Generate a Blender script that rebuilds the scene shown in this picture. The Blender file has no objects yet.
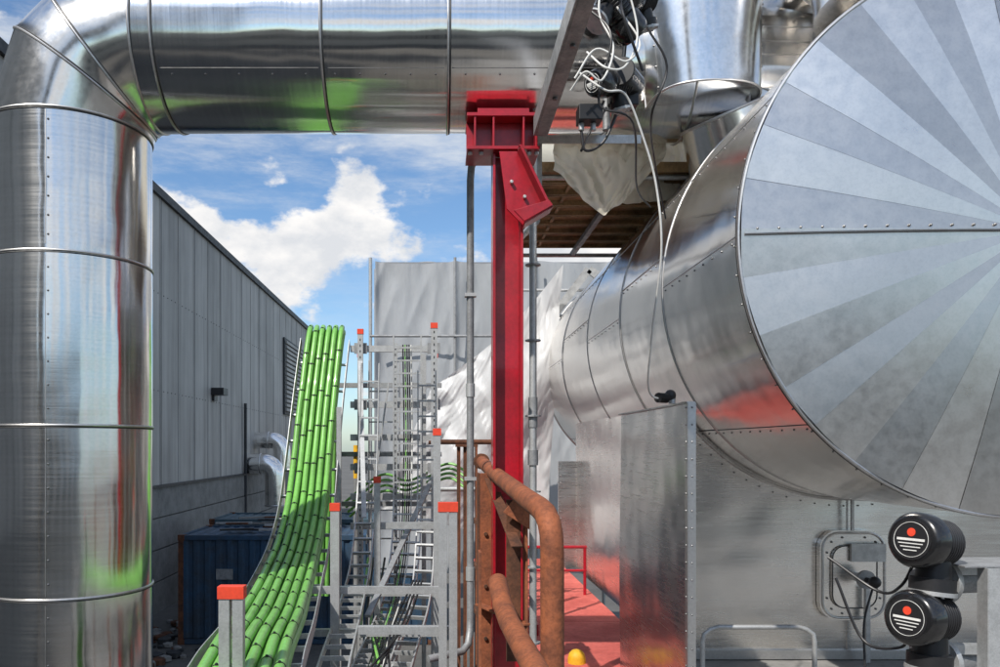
import bpy, bmesh, math, random
from mathutils import Vector, Matrix, noise
random.seed(7)
H = 4.7   # height of the walkway eye datum above the yard
sc = bpy.context.scene
rad = math.radians

# ------------------------------------------------------------ materials
def newmat(name):
    m = bpy.data.materials.new(name); m.use_nodes = True
    nt = m.node_tree
    b = nt.nodes['Principled BSDF']
    return m, nt, b
def N(nt, t, **kw):
    n = nt.nodes.new(t)
    for k, v in kw.items(): setattr(n, k, v)
    return n
def noise_node(nt, scale, detail=4, rough=.55, vec=(1,1,1), loc=(0,0,0)):
    tc = N(nt, 'ShaderNodeTexCoord'); mp = N(nt, 'ShaderNodeMapping')
    mp.inputs['Scale'].default_value = vec; mp.inputs['Location'].default_value = loc
    n = N(nt, 'ShaderNodeTexNoise')
    n.inputs['Scale'].default_value = scale; n.inputs['Detail'].default_value = detail
    n.inputs['Roughness'].default_value = rough
    nt.links.new(tc.outputs['Object'], mp.inputs['Vector']); nt.links.new(mp.outputs['Vector'], n.inputs['Vector'])
    return n
def ramp(nt, src, stops):
    r = N(nt, 'ShaderNodeValToRGB')
    el = r.color_ramp.elements
    while len(el) < len(stops): el.new(.5)
    for e, (p, c) in zip(el, stops):
        e.position = p; e.color = (c[0], c[1], c[2], 1) if hasattr(c, '__len__') else (c, c, c, 1)
    nt.links.new(src, r.inputs['Fac'])
    return r
def mult(nt, a, b, fac=1.0):
    m = N(nt, 'ShaderNodeMix', data_type='RGBA', blend_type='MULTIPLY')
    m.inputs[0].default_value = fac
    nt.links.new(a, m.inputs[6]); nt.links.new(b, m.inputs[7])
    return m.outputs[2]
def bump(nt, b, src, strength, dist=.01):
    bp = N(nt, 'ShaderNodeBump')
    bp.inputs['Strength'].default_value = strength; bp.inputs['Distance'].default_value = dist
    nt.links.new(src, bp.inputs['Height'])
    prev = b.inputs['Normal'].links
    if prev: nt.links.new(prev[0].from_socket, bp.inputs['Normal'])
    nt.links.new(bp.outputs['Normal'], b.inputs['Normal'])

def metal(name, col=(.96,.935,.90), r0=.20, r1=.36, streak=(1,1,40), dent=.25, dscale=1.6, t0=.66, axis=None, aniso=.75):
    m, nt, b = newmat(name)
    b.inputs['Metallic'].default_value = 1
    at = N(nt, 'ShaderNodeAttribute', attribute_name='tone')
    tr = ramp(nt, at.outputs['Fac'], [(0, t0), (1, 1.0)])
    st = noise_node(nt, 3, 5, .6, streak)
    big = noise_node(nt, 1.3, 4, .6, (1,1,1), (3,1,7))
    sp = noise_node(nt, 60, 3, .6)
    c1 = ramp(nt, big.outputs['Fac'], [(.3, tuple(c*.88 for c in col)), (.65, col)])
    c2 = ramp(nt, sp.outputs['Fac'], [(.25, .94), (.55, 1)])
    c3 = ramp(nt, st.outputs['Fac'], [(.3, .92), (.6, 1)])
    o = mult(nt, c1.outputs[0], c2.outputs[0]); o = mult(nt, o, c3.outputs[0]); o = mult(nt, o, tr.outputs[0])
    nt.links.new(o, b.inputs['Base Color'])
    rr = N(nt, 'ShaderNodeMapRange')
    rr.inputs[1].default_value = .3; rr.inputs[2].default_value = .7
    rr.inputs[3].default_value = r0; rr.inputs[4].default_value = r1
    mx = N(nt, 'ShaderNodeMath', operation='MULTIPLY_ADD'); mx.inputs[1].default_value = .5
    hb = N(nt, 'ShaderNodeMath', operation='MULTIPLY'); hb.inputs[1].default_value = .5
    nt.links.new(big.outputs['Fac'], hb.inputs[0]); nt.links.new(st.outputs['Fac'], mx.inputs[0]); nt.links.new(hb.outputs[0], mx.inputs[2])
    nt.links.new(mx.outputs[0], rr.inputs[0]); nt.links.new(rr.outputs[0], b.inputs['Roughness'])
    dn = noise_node(nt, dscale, 2, .5, (1,1,1), (9,2,4))
    bump(nt, b, dn.outputs['Fac'], dent, .05)
    bump(nt, b, st.outputs['Fac'], .04, .004)
    if axis:
        tg = N(nt, 'ShaderNodeTangent', direction_type='RADIAL', axis=axis)
        nt.links.new(tg.outputs[0], b.inputs['Tangent'])
        b.inputs['Anisotropic'].default_value = aniso; b.inputs['Anisotropic Rotation'].default_value = .25
    return m
def paint(name, col, rough=.5, var=.25, metallic=0, nscale=6, bstr=.1, dirt=None, coat=0):
    m, nt, b = newmat(name)
    b.inputs['Metallic'].default_value = metallic
    n1 = noise_node(nt, nscale, 6, .65); n2 = noise_node(nt, nscale*9, 3, .6)
    d = tuple(c*(1-var) for c in col) if dirt is None else dirt
    c = ramp(nt, n1.outputs['Fac'], [(.32, d), (.6, col)])
    c2 = ramp(nt, n2.outputs['Fac'], [(.3, 1-var*.6), (.6, 1)])
    nt.links.new(mult(nt, c.outputs[0], c2.outputs[0]), b.inputs['Base Color'])
    r = ramp(nt, n1.outputs['Fac'], [(.3, min(1, rough+.15)), (.7, rough)])
    nt.links.new(r.outputs[0], b.inputs['Roughness'])
    b.inputs['Coat Weight'].default_value = coat
    if bstr: bump(nt, b, n2.outputs['Fac'], bstr, .004)
    return m

ALU_Y = metal('aluminium_clad_lengthwise', streak=(.6,40,.6), r0=.13, r1=.26, axis='Y', dent=.34)
ALU_Z = metal('aluminium_clad_vertical', streak=(.6,.6,30), r0=.10, r1=.21, axis='Z', dent=.34)
ALU_X = metal('aluminium_clad_horizontal', streak=(30,.6,.6), r0=.10, r1=.21, axis='X', dent=.34)
ALU_ISO = metal('aluminium_formed', streak=(8,8,8), r0=.13, r1=.24, dent=.34)
ALU_CAP = metal('aluminium_cap', col=(.96,.93,.89), streak=(5,5,5), r0=.26, r1=.40, dent=.16, t0=.66)
ALU_WALL = metal('aluminium_sheet_wall', streak=(1,1,20), r0=.16, r1=.34, dent=.7, dscale=1.2)
BEAD = paint('bead_metal', (.66,.65,.64), .35, .2, 1)
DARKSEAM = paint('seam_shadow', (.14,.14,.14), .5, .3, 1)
GALV = paint('galvanised_steel', (.58,.59,.59), .42, .28, .6, 14, .15)
GALVD = paint('galvanised_weathered', (.38,.39,.40), .5, .35, .5, 10, .2)
SCREW = paint('screw_steel', (.25,.25,.25), .4, .2, 1, bstr=0)
RED = paint('red_paint', (.42,.006,.018), .30, .35, 0, 5, .12, coat=.3)
DECKRED = paint('deck_red_paint', (.58,.125,.10), .7, .35, 0, 3, .3, dirt=(.42,.075,.06))
RUST = paint('rust', (.33,.10,.038), .72, .6, 0, 7, .6, dirt=(.15,.05,.025))
RUSTD = paint('dark_rust', (.15,.055,.025), .8, .6, 0, 6, .7, dirt=(.045,.022,.014))
GREEN = paint('green_cable_sheath', (.20,.50,.10), .32, .25, 0, 5, .05, coat=.3)
BLACK = paint('black_plastic', (.018,.018,.02), .35, .3, 0, 8, .05)
BLACKG = paint('black_gloss_enamel', (.012,.012,.013), .18, .3, 0, 5, .02, coat=.5)
ORANGE = paint('orange_cap_plastic', (.80,.07,.03), .45, .2, 0, 8, .05)
WHITE = paint('white_cable', (.75,.75,.72), .5, .2, 0, 8, .03)
YELLOW = paint('yellow_paint', (.8,.45,.02), .5, .25)
BROWN = paint('scaffold_deck_underside', (.46,.30,.15), .6, .5, .1, 4, .3, dirt=(.2,.13,.07))
CONTBLUE = paint('container_blue', (.018,.065,.13), .55, .45, 0, 1.6, .3, dirt=(.03,.045,.065))
CONTGREY = paint('container_teal', (.06,.11,.14), .6, .4, 0, 1.5, .3)
DKGREY = paint('dark_trim', (.03,.033,.038), .5, .3)
CONC = paint('concrete', (.24,.235,.225), .85, .3, 0, 2, .3)
BEIGE = paint('beige_wall', (.50,.46,.40), .8, .2, 0, 1, .1)

m, nt, b = newmat('wall_cladding'); CLAD = m
st = noise_node(nt, 1.2, 6, .65, (1,1.6,.10)); bg = noise_node(nt, .35, 5, .6)
c = ramp(nt, st.outputs['Fac'], [(.28, (.32,.31,.295)), (.62, (.54,.525,.50))])
c2 = ramp(nt, bg.outputs['Fac'], [(.3, .74), (.65, 1)])
at = N(nt, 'ShaderNodeAttribute', attribute_name='tone'); tr = ramp(nt, at.outputs['Fac'], [(0, .74), (1, 1)])
nt.links.new(mult(nt, mult(nt, c.outputs[0], c2.outputs[0]), tr.outputs[0]), b.inputs['Base Color'])
b.inputs['Roughness'].default_value = .6
m, nt, b = newmat('yard_ground'); GROUND = m
n1 = noise_node(nt, .25, 8, .65); n2 = noise_node(nt, 6, 6, .7)
c = ramp(nt, n1.outputs['Fac'], [(.3, (.08,.078,.073)), (.7, (.16,.155,.145))]); c2 = ramp(nt, n2.outputs['Fac'], [(.3, .65), (.7, 1)])
nt.links.new(mult(nt, c.outputs[0], c2.outputs[0]), b.inputs['Base Color']); b.inputs['Roughness'].default_value = .9
bump(nt, b, n2.outputs['Fac'], .5, .03)
def sheet_mat(name, col, tw=.35, bs=.3):
    m, nt, b = newmat(name)
    n1 = noise_node(nt, .8, 5, .6, (1,1,.5)); n2 = noise_node(nt, 3.2, 5, .6, (1,1,.3)); n3 = noise_node(nt, 14, 5, .6, (1,1,.7))
    c = ramp(nt, n1.outputs['Fac'], [(.3, tuple(x*.80 for x in col)), (.6, col)])
    nt.links.new(c.outputs[0], b.inputs['Base Color']); b.inputs['Roughness'].default_value = .38; b.inputs['Specular IOR Level'].default_value = .4
    bump(nt, b, n2.outputs['Fac'], bs, .07); bump(nt, b, n3.outputs['Fac'], bs*.35, .015)
    tl = N(nt, 'ShaderNodeBsdfTranslucent'); nt.links.new(c.outputs[0], tl.inputs['Color'])
    mx = N(nt, 'ShaderNodeMixShader'); mx.inputs[0].default_value = tw
    nt.links.new(b.outputs[0], mx.inputs[1]); nt.links.new(tl.outputs[0], mx.inputs[2])
    nt.links.new(mx.outputs[0], nt.nodes['Material Output'].inputs['Surface'])
    return m
TARP = sheet_mat('white_plastic_sheeting', (.74,.745,.75), .32, .35)
TARPG = sheet_mat('grey_plastic_sheeting', (.50,.52,.54), .35, .35)
TARPB = sheet_mat('cream_plastic_sheeting', (.86,.81,.68), .55, .3)

# ------------------------------------------------------------ builder
class Obj:
    def __init__(s, name): s.name = name; s.parts = {}
    def bm(s, part, mat):
        k = (part, mat.name)
        if k not in s.parts:
            bm = bmesh.new(); bm.faces.layers.float.new('tone'); s.parts[k] = (bm, mat)
        return s.parts[k][0]
    def faces(s, part, mat, vs, fs, tone=1., smooth=True):
        bm = s.bm(part, mat); L = bm.faces.layers.float['tone']
        V = [bm.verts.new(Vector(v)) for v in vs]; out = []
        for f in fs:
            try: F = bm.faces.new([V[i] for i in f])
            except ValueError: continue
            F[L] = tone; F.smooth = smooth; out.append(F)
        return out
    def box(s, part, mat, x0,x1,y0,y1,z0,z1, tone=1., M=None):
        vs = [(x,y,z) for z in (z0,z1) for y in (y0,y1) for x in (x0,x1)]
        if M: vs = [M @ Vector(v) for v in vs]
        s.faces(part, mat, vs, [(0,2,3,1),(4,5,7,6),(0,1,5,4),(2,6,7,3),(0,4,6,2),(1,3,7,5)], tone, False)
    def beam(s, part, mat, p0, p1, w, h, up=(0,0,1), tone=1.):
        p0, p1 = Vector(p0), Vector(p1); d = (p1-p0); L = d.length; d.normalize()
        u = Vector(up); x = d.cross(u)
        if x.length < 1e-4: x = d.cross(Vector((0,1,0)))
        x.normalize(); z = x.cross(d)
        M = Matrix(((x.x,d.x,z.x,p0.x),(x.y,d.y,z.y,p0.y),(x.z,d.z,z.z,p0.z),(0,0,0,1)))
        s.box(part, mat, -w/2,w/2,0,L,-h/2,h/2, tone, M)
    def cyl(s, part, mat, p0, p1, r, r1=None, n=24, caps=True, tone=1.):
        s.sweep(part, mat, [p0,p1], r if r1 is None else [r,r1], n, caps, tone)
    def sweep(s, part, mat, pts, r, n=12, caps=True, tone=1., prof=None, up=None, closed=False):
        pts = [Vector(p) for p in pts]; m = len(pts)
        R = r if isinstance(r, (list,tuple)) else [r]*m
        if prof: n = len(prof)
        vs = []; fr = None
        for i, p in enumerate(pts):
            if closed: t = pts[(i+1)%m]-pts[i-1]
            else: t = pts[min(i+1,m-1)]-pts[max(i-1,0)]
            t.normalize()
            if up is not None:
                a = Vector(up); a = a - t*a.dot(t)
                if a.length < 1e-4: a = fr
                a = a.normalized()
            elif fr is None:
                a = t.orthogonal().normalized()
            else:
                a = (fr - t*fr.dot(t)).normalized()
            fr = a; bb = t.cross(a)
            for k in range(n):
                if prof: q = prof[k]; vs.append(p + a*q[0] + bb*q[1])
                else:
                    an = 2*math.pi*k/n; vs.append(p + (a*math.cos(an)+bb*math.sin(an))*R[i])
        fs = []
        for i in range(m if closed else m-1):
            j = (i+1) % m
            for k in range(n):
                k2 = (k+1)%n; fs.append((i*n+k, i*n+k2, j*n+k2, j*n+k))
        if caps and not closed:
            fs.append(tuple(range(n-1,-1,-1))); fs.append(tuple((m-1)*n+k for k in range(n)))
        s.faces(part, mat, vs, fs, tone, prof is None)
    def ring(s, part, mat, c, axis, R, r, n=64, a0=0, a1=360):
        c = Vector(c); ax = Vector(axis).normalized(); u = ax.orthogonal().normalized(); v = ax.cross(u)
        full = abs(a1-a0) >= 359.9
        m = n if full else n+1
        s.sweep(part, mat, [c+(u*math.cos(rad(a0+(a1-a0)*i/n))+v*math.sin(rad(a0+(a1-a0)*i/n)))*R for i in range(m)], r, 8, closed=full)
    def ball(s, part, mat, c, r, sc_=(1,1,1), n=12):
        vs=[];fs=[]
        for i in range(n//2+1):
            th = math.pi*i/(n//2)
            for k in range(n):
                ph=2*math.pi*k/n
                vs.append((c[0]+r*sc_[0]*math.sin(th)*math.cos(ph), c[1]+r*sc_[1]*math.sin(th)*math.sin(ph), c[2]+r*sc_[2]*math.cos(th)))
        for i in range(n//2):
            for k in range(n):
                k2=(k+1)%n; fs.append((i*n+k,(i+1)*n+k,(i+1)*n+k2,i*n+k2))
        s.faces(part, mat, vs, fs)
    def poly(s, part, mat, pts, ext, tone=1.):
        n = len(pts); e = Vector(ext); vs = [Vector(p) for p in pts]+[Vector(p)+e for p in pts]
        fs = [tuple(range(n)), tuple(range(2*n-1,n-1,-1))]+[(i,n+i,n+(i+1)%n,(i+1)%n) for i in range(n)]
        s.faces(part, mat, vs, fs, tone, False)
    def done(s, dz=H, bevel=0):
        obs = []
        for (pn, mn), (bm, mat) in s.parts.items():
            bmesh.ops.remove_doubles(bm, verts=bm.verts, dist=1e-6)
            bmesh.ops.recalc_face_normals(bm, faces=bm.faces)
            for e in bm.edges:
                if len(e.link_faces) == 2 and e.calc_face_angle(0) > rad(35): e.smooth = False
            me = bpy.data.meshes.new(pn); bm.to_mesh(me); bm.free(); me.materials.append(mat)
            o = bpy.data.objects.new(pn, me); sc.collection.objects.link(o); obs.append(o)
            if bevel:
                md = o.modifiers.new('bevel','BEVEL'); md.width = bevel; md.segments = 2; md.limit_method='ANGLE'; md.angle_limit = rad(50)
        if len(obs) == 1:
            obs[0].name = s.name; obs[0].location.z = dz; return obs[0]
        e = bpy.data.objects.new(s.name, None); sc.collection.objects.link(e); e.location.z = dz
        for o in obs: o.parent = e
        return e
def spline(pts, sub=8):
    P = [Vector(p) for p in pts]; P = [P[0]*2-P[1]]+P+[P[-1]*2-P[-2]]; out=[]
    for i in range(1,len(P)-2):
        a,b_,c_,d = P[i-1:i+3]
        for k in range(sub):
            t=k/sub
            out.append(.5*((2*b_)+(c_-a)*t+(2*a-5*b_+4*c_-d)*t*t+(3*b_-a-3*c_+d)*t**3))
    out.append(P[-2]); return out
def grid(fn, nu, nv):
    vs=[fn(i/nu,j/nv) for j in range(nv+1) for i in range(nu+1)]
    fs=[(j*(nu+1)+i,j*(nu+1)+i+1,(j+1)*(nu+1)+i+1,(j+1)*(nu+1)+i) for j in range(nv) for i in range(nu)]
    return vs,fs
def nz(x,y,z): return noise.noise(Vector((x,y,z)))
def rivet(o, part, p, r=.008, sc_=(1,1,1)): o.ball(part, SCREW, p, r, sc_, 8)

g = Obj('ground'); vs, fs = grid(lambda u,v:((u-.5)*1600,(v-.5)*1600,0), 8, 8); g.faces('ground', GROUND, vs, fs); g.done(0)

# ------------------------------------------------------------ clad pipe with elbow
p = Obj('insulated_steam_pipe')
R=.44; PX=-2.10; PY=4.6; PZ=2.27
zs=[-4.7,-2.6,-1.75,-.80,.115,1.03,1.78]
for i in range(len(zs)-1):
    p.cyl('vertical_run', ALU_Z, (PX,PY,zs[i]),(PX,PY,zs[i+1]), R-.002*(i%2), n=96, caps=False, tone=random.uniform(.7,1))
    p.ring('swage_beads', BEAD, (PX,PY,zs[i+1]), (0,0,1), R, .007, 80)
    p.ring('swage_beads', DARKSEAM, (PX,PY,zs[i+1]-.011), (0,0,1), R-.001, .004, 80)
bc=Vector((PX+.49,PY,1.78)); rc=.49
angs=[0,36,54,90]
def elbow_ring(a):
    a=rad(a); c=bc+Vector((-math.cos(a)*rc,0,math.sin(a)*rc)); u=Vector((-math.cos(a),0,math.sin(a)))
    return c,u
def ering(a, R=R, n=96):
    c,u=elbow_ring(a); return [c+(u*math.cos(2*math.pi*k/n)+Vector((0,1,0))*math.sin(2*math.pi*k/n))*R for k in range(n)]
for i in range(len(angs)-1):
    a,b_=ering(angs[i]),ering(angs[i+1]); n=96
    p.faces('mitred_elbow', ALU_ISO, a+b_, [(k,(k+1)%n,n+(k+1)%n,n+k) for k in range(n)], random.uniform(.75,1))
    p.sweep('swage_beads', BEAD, ering(angs[i+1],R+.001), .007, 8, closed=True)
    p.sweep('swage_beads', DARKSEAM, [v+Vector((.009,0,.007)) for v in ering(angs[i+1],R+.0)], .004, 8, closed=True)
xs=[PX+.49,-1.50,-.61,.06,.98]
for i in range(len(xs)-1):
    p.cyl('horizontal_run', ALU_X, (xs[i],PY,PZ),(xs[i+1],PY,PZ), R-.002*(i%2), n=96, caps=False, tone=[.9,1,.78,.95][i])
    p.ring('swage_beads', BEAD, (xs[i+1],PY,PZ),(1,0,0),R,.007,80)
    p.ring('swage_beads', DARKSEAM, (xs[i+1]+.011,PY,PZ),(1,0,0),R-.001,.004,80)
p.cyl('end_reducer', ALU_ISO, (.98,PY,PZ),(1.02,PY,PZ), R,.30, n=96)
for z0,z1 in ((-.78,.10),(.14,1.0),(1.06,1.76),(-1.7,-.83)):
    a=rad(-82)
    q=Vector((PX+math.cos(a)*R,PY+math.sin(a)*R,0))
    p.beam('lap_seam', BEAD, q+Vector((0,0,z0)), q+Vector((0,0,z1)), .003,.003)
    for k in range(7):
        zz=z0+(z1-z0)*(k+.5)/7; q2=Vector((PX+math.cos(a+.03)*R,PY+math.sin(a+.03)*R,zz)); rivet(p,'screws',q2,.006)
for i in range(1,len(xs)-1):
    for k in range(5):
        xx=xs[i]+(xs[i+1]-xs[i])*(k+.5)/5; a=rad(-40)
        rivet(p,'screws',(xx,PY-math.cos(a)*R,PZ+math.sin(a)*R),.006)
    a=rad(-36); p.beam('lap_seam', DARKSEAM,(xs[i]+.02,PY-math.cos(a)*R,PZ+math.sin(a)*R),(xs[i+1]-.02,PY-math.cos(a)*R,PZ+math.sin(a)*R),.003,.003)
p.done()

# ------------------------------------------------------------ horizontal vessel
t = Obj('insulated_horizontal_tank')
TX,TZ,TR,Y0,Y1=3.28,1.19,1.59,4.5,12.6
ys=[Y0,6.0,7.4,9.0,10.8,Y1]
nseg=128
for i in range(len(ys)-1):
    for s0,s1,tn in ((0,40,random.uniform(.5,1)),(40,88,random.uniform(.4,.95)),(88,128,random.uniform(.6,1))):
        rr=TR-.003*(i%2)
        vs=[];ny=4
        for j in range(ny+1):
            y=ys[i]+(ys[i+1]-ys[i])*j/ny
            for k in range(s0,s1+1):
                a=2*math.pi*k/nseg+rad(15); vs.append((TX+rr*math.cos(a),y,TZ+rr*math.sin(a)))
        w=s1-s0+1
        t.faces('shell', ALU_Y, vs, [(j*w+k,j*w+k+1,(j+1)*w+k+1,(j+1)*w+k) for j in range(ny) for k in range(w-1)], tn)
    if i: 
        t.ring('band_joints', BEAD, (TX,ys[i],TZ),(0,1,0),TR,.007,128)
        t.ring('band_joints', DARKSEAM, (TX,ys[i]+.013,TZ),(0,1,0),TR,.005,128)
    for an in (180-(i%2)*9, 222, 150):
        a=rad(an); c=math.cos(a)*TR; s_=math.sin(a)*TR
        t.beam('lap_seam', DARKSEAM if an==222 else BEAD, (TX+c,ys[i]+.02,TZ+s_),(TX+c,ys[i+1]-.02,TZ+s_),.006,.006)
        for k in range(9):
            yy=ys[i]+(ys[i+1]-ys[i])*(k+.5)/9; a2=a+.02
            rivet(t,'screws',(TX+math.cos(a2)*TR,yy,TZ+math.sin(a2)*TR),.007)
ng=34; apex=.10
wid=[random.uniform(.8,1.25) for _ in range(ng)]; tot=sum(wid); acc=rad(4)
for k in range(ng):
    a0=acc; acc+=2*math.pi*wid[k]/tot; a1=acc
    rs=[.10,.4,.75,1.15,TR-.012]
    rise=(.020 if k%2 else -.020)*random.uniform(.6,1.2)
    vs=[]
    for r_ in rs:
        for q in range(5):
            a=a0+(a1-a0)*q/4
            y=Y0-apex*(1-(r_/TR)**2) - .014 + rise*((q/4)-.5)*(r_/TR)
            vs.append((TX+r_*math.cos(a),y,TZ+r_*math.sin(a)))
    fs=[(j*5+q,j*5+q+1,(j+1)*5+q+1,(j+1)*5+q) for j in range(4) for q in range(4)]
    t.faces('end_cap_gore_%d'%(k%2), ALU_CAP, vs, fs, [.1,.95,.35,.8][k%4]+random.uniform(-.05,.1), True)  # alternating tones put the brushed sheets' differing reflections into the base colour
t.cyl('end_cap_boss', ALU_CAP,(TX,Y0-apex-.03,TZ),(TX,Y0-.03,TZ),.13,.15,n=40)
t.ring('end_cap_rim', BEAD,(TX,Y0-.004,TZ),(0,1,0),TR-.004,.012,160)
t.ring('end_cap_rim', DARKSEAM,(TX,Y0+.02,TZ),(0,1,0),TR,.006,160)
vs=[(TX+r_*math.cos(2*math.pi*k/96),Y0-.002,TZ+r_*math.sin(2*math.pi*k/96)) for r_ in (TR-.03,TR-.002) for k in range(96)]
t.faces('end_cap_rim', BEAD, vs,[(k,(k+1)%96,96+(k+1)%96,96+k) for k in range(96)])
for sx in (-1,1):
    for j in range(8):
        ra=.14+(TR-.17)*j/8; rb=.14+(TR-.17)*(j+1)/8
        for dz_,mm in ((.006,BEAD),(-.004,DARKSEAM)):
            t.beam('cap_split_seam', mm,(TX+sx*ra,Y0-apex*(1-(ra/TR)**2)-.026,TZ+dz_),(TX+sx*rb,Y0-apex*(1-(rb/TR)**2)-.026,TZ+dz_),.007,.007)
    for k in range(12):
        f=(k+.7)/12.3; r_=.14+(TR-.17)*f; y=Y0-apex*(1-(r_/TR)**2)-.020
        rivet(t,'screws',(TX+sx*r_,y,TZ+.03),.008)
for k in range(60):
    a=2*math.pi*(k+.3)/60; rivet(t,'screws',(TX+(TR+.002)*math.cos(a),Y0+.05,TZ+(TR+.002)*math.sin(a)),.006)
vs=[(TX+TR*math.cos(2*math.pi*k/96),Y1,TZ+TR*math.sin(2*math.pi*k/96)) for k in range(96)]+[(TX,Y1+.3,TZ)]
t.faces('far_cap', ALU_CAP, vs,[(k,(k+1)%96,96) for k in range(96)],.8)
t.ring('band_joints', BEAD,(TX,Y1,TZ),(0,1,0),TR,.014,128)
t.done()

# ------------------------------------------------------------ clad skirt walls under the vessel
w = Obj('clad_skirt_wall')
WY=6.4
for i,(x0,x1) in enumerate(((1.95,3.28),(3.284,4.6),(4.604,6.8))):
    vs,fs=grid(lambda u,v:(x0+(x1-x0)*u, WY+.004*math.sin(6*u+i)*math.sin(4*v), -1.7+(2.1)*v),10,10)
    w.faces('sheet', ALU_WALL, vs, fs, [.8,1,.7][i])
    w.box('seam', BEAD, x1-.003,x1+.006, WY-.010,WY-.002,-1.69,.38)
w.box('end_return', ALU_WALL, 1.945,1.949, WY,11.2,-1.7,.38)
pts=[(TX+1.605*math.cos(rad(a)),WY-.012,TZ+1.605*math.sin(rad(a))) for a in range(212,330,2)]
w.sweep('flashing', BEAD, pts,.012,8)
for a in range(213,329,4): rivet(w,'screws',(TX+1.66*math.cos(rad(a)),WY-.006,TZ+1.66*math.sin(rad(a))),.007)
for i,(x0,x1) in enumerate(((1.70,2.15),(2.154,2.6),(2.604,3.4))):
    w.box('far_sheet', ALU_WALL, x0,x1,11.2,11.23,-1.7,-.2,[.5,.3,1][i])
    for k in range(14): 
        rivet(w,'screws',(x0+.03,11.19,-1.6+k*.1),.009)
w.box('base_trim', BEAD, 1.95,6.8,WY-.03,WY-.008,-1.69,-1.62)
w.done()

s = Obj('sheet_metal_screen')
vs,fs=grid(lambda u,v:(1.42+.006*math.sin(5*v+3*u),4.5+1.7*u,-1.7+1.945*v),8,10); s.faces('sheet', ALU_WALL, vs, fs,.2)
vs,fs=grid(lambda u,v:(1.446+.004*math.sin(5*v+3*u),4.5+1.7*u,-1.7+1.945*v),8,10); s.faces('sheet_back', ALU_WALL, vs, fs,.7)
s.box('edge_angle', BEAD, 1.410,1.452,4.485,4.499,-1.7,.25)
s.box('edge_angle', BEAD, 1.405,1.409,4.486,4.53,-1.7,.25)
s.box('edge_angle', BEAD, 1.405,1.452,4.5,6.2,.246,.256)
for k in range(20):
    rivet(s,'screws',(1.404,4.51,-1.62+k*.097),.006); rivet(s,'screws',(1.43,4.484,-1.62+k*.097),.006)
s.done()

h = Obj('inspection_hatch')
def rrect(x0,x1,z0,z1,r,y,n=6):
    out=[]
    for cx,cz,a in ((x1-r,z1-r,0),(x0+r,z1-r,90),(x0+r,z0+r,180),(x1-r,z0+r,270)):
        for k in range(n+1):
            an=rad(a+90*k/n); out.append((cx+r*math.cos(an),y,cz+r*math.sin(an)))
    return out
h.poly('plate', ALU_WALL, rrect(3.03,3.56,-1.37,-.66,.14,6.33),(0,.06,0),.8)
h.sweep('bead', BEAD, rrect(3.05,3.54,-1.35,-.68,.13,6.328),.010,8,closed=True)
h.poly('inner_plate', ALU_WALL, rrect(3.12,3.47,-1.27,-.78,.10,6.31),(0,.018,0),1)
h.sweep('bead', DARKSEAM, rrect(3.12,3.47,-1.27,-.78,.10,6.309),.005,8,closed=True)
for q in rrect(3.085,3.505,-1.315,-.715,.12,6.325,2): rivet(h,'screws',q,.009)
h.cyl('nozzle', GALV,(3.3,6.31,-1.02),(3.3,6.15,-1.02),.035); h.cyl('nozzle', GALVD,(3.3,6.17,-1.02),(3.3,6.14,-1.02),.07)
h.box('tag_plate', GALV,3.25,3.52,6.27,6.30,-.90,-.76)
h.cyl('stem', BLACK,(3.3,6.14,-1.02),(3.3,6.02,-1.02),.02); h.ball('stem', BLACK,(3.3,6.03,-1.02),.045)
h.beam('pipe_lead', GALV,(3.27,6.3,-.66),(3.27,6.3,-.40),.02,.02)
h.beam('drain_pipe', GALV,(3.36,6.25,-1.1),(3.36,6.25,-1.68),.035,.035)
h.sweep('cable', BLACK, spline([(3.0,5.6,-1.6),(3.15,5.9,-1.3),(3.3,6.05,-1.05)]),.008,8)
h.done()

# ------------------------------------------------------------ overhead duct, dome and nozzle behind
d = Obj('overhead_exhaust_duct')
d.cyl('run', ALU_X,(.75,6.6,3.05),(2.0,6.6,3.05),.52,n=64,tone=.8)
d.cyl('run', ALU_X,(2.0,6.6,3.05),(2.9,6.6,3.05),.515,n=64,tone=.95)
d.ring('beads', BEAD,(1.35,6.6,3.05),(1,0,0),.52,.010); d.ring('beads', BEAD,(2.0,6.6,3.05),(1,0,0),.52,.010); d.ring('beads', BEAD,(.76,6.6,3.05),(1,0,0),.51,.014)
def RB(u,v):
    a=math.pi*u; wv=.40+.09*v; return (2.02-.06*v-wv*math.cos(a)*(1+.12*math.sin(a)**2), 6.2-.50*math.sin(a)**.6, 2.62+1.4*v)
vs,fs=grid(RB,32,4); d.faces('riser_cladding', ALU_ISO, vs, fs, 1)
for uu in (0,1): d.sweep('beads', BEAD,[RB(uu,v/6) for v in range(7)],.008,8)
d.sweep('beads', BEAD,[RB(u/32,0) for u in range(33)],.008,8)
for k in range(8): rivet(d,'screws',RB(.12,.03+k*.11),.009); rivet(d,'screws',RB(.88,.03+k*.11),.009)
d.sweep('drop_elbow', ALU_ISO, [(2.85+.5*math.sin(rad(a)),6.6,2.55+.5*math.cos(rad(a))) for a in range(0,91,10)]+[(3.35,6.6,2.2)],.5,48,tone=.85)
d.sweep('cross_elbow', ALU_ISO, [(3.0,5.3+.9-.9*math.cos(rad(a)),3.2+.9*math.sin(rad(a))-.3) for a in range(0,91,9)]+[(3.0,8.2,3.8)],.46,48,tone=.9)
for a in (20,45,70): d.ring('beads', BEAD,(3.0,6.2-.9*math.cos(rad(a)),2.9+.9*math.sin(rad(a))),(0,math.sin(rad(a)),math.cos(rad(a))),.462,.009)
d.cyl('nozzle_cone', ALU_ISO,(2.28,6.3,2.62),(2.55,6.45,2.0),.36,.44,n=48,tone=.7)
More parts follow.
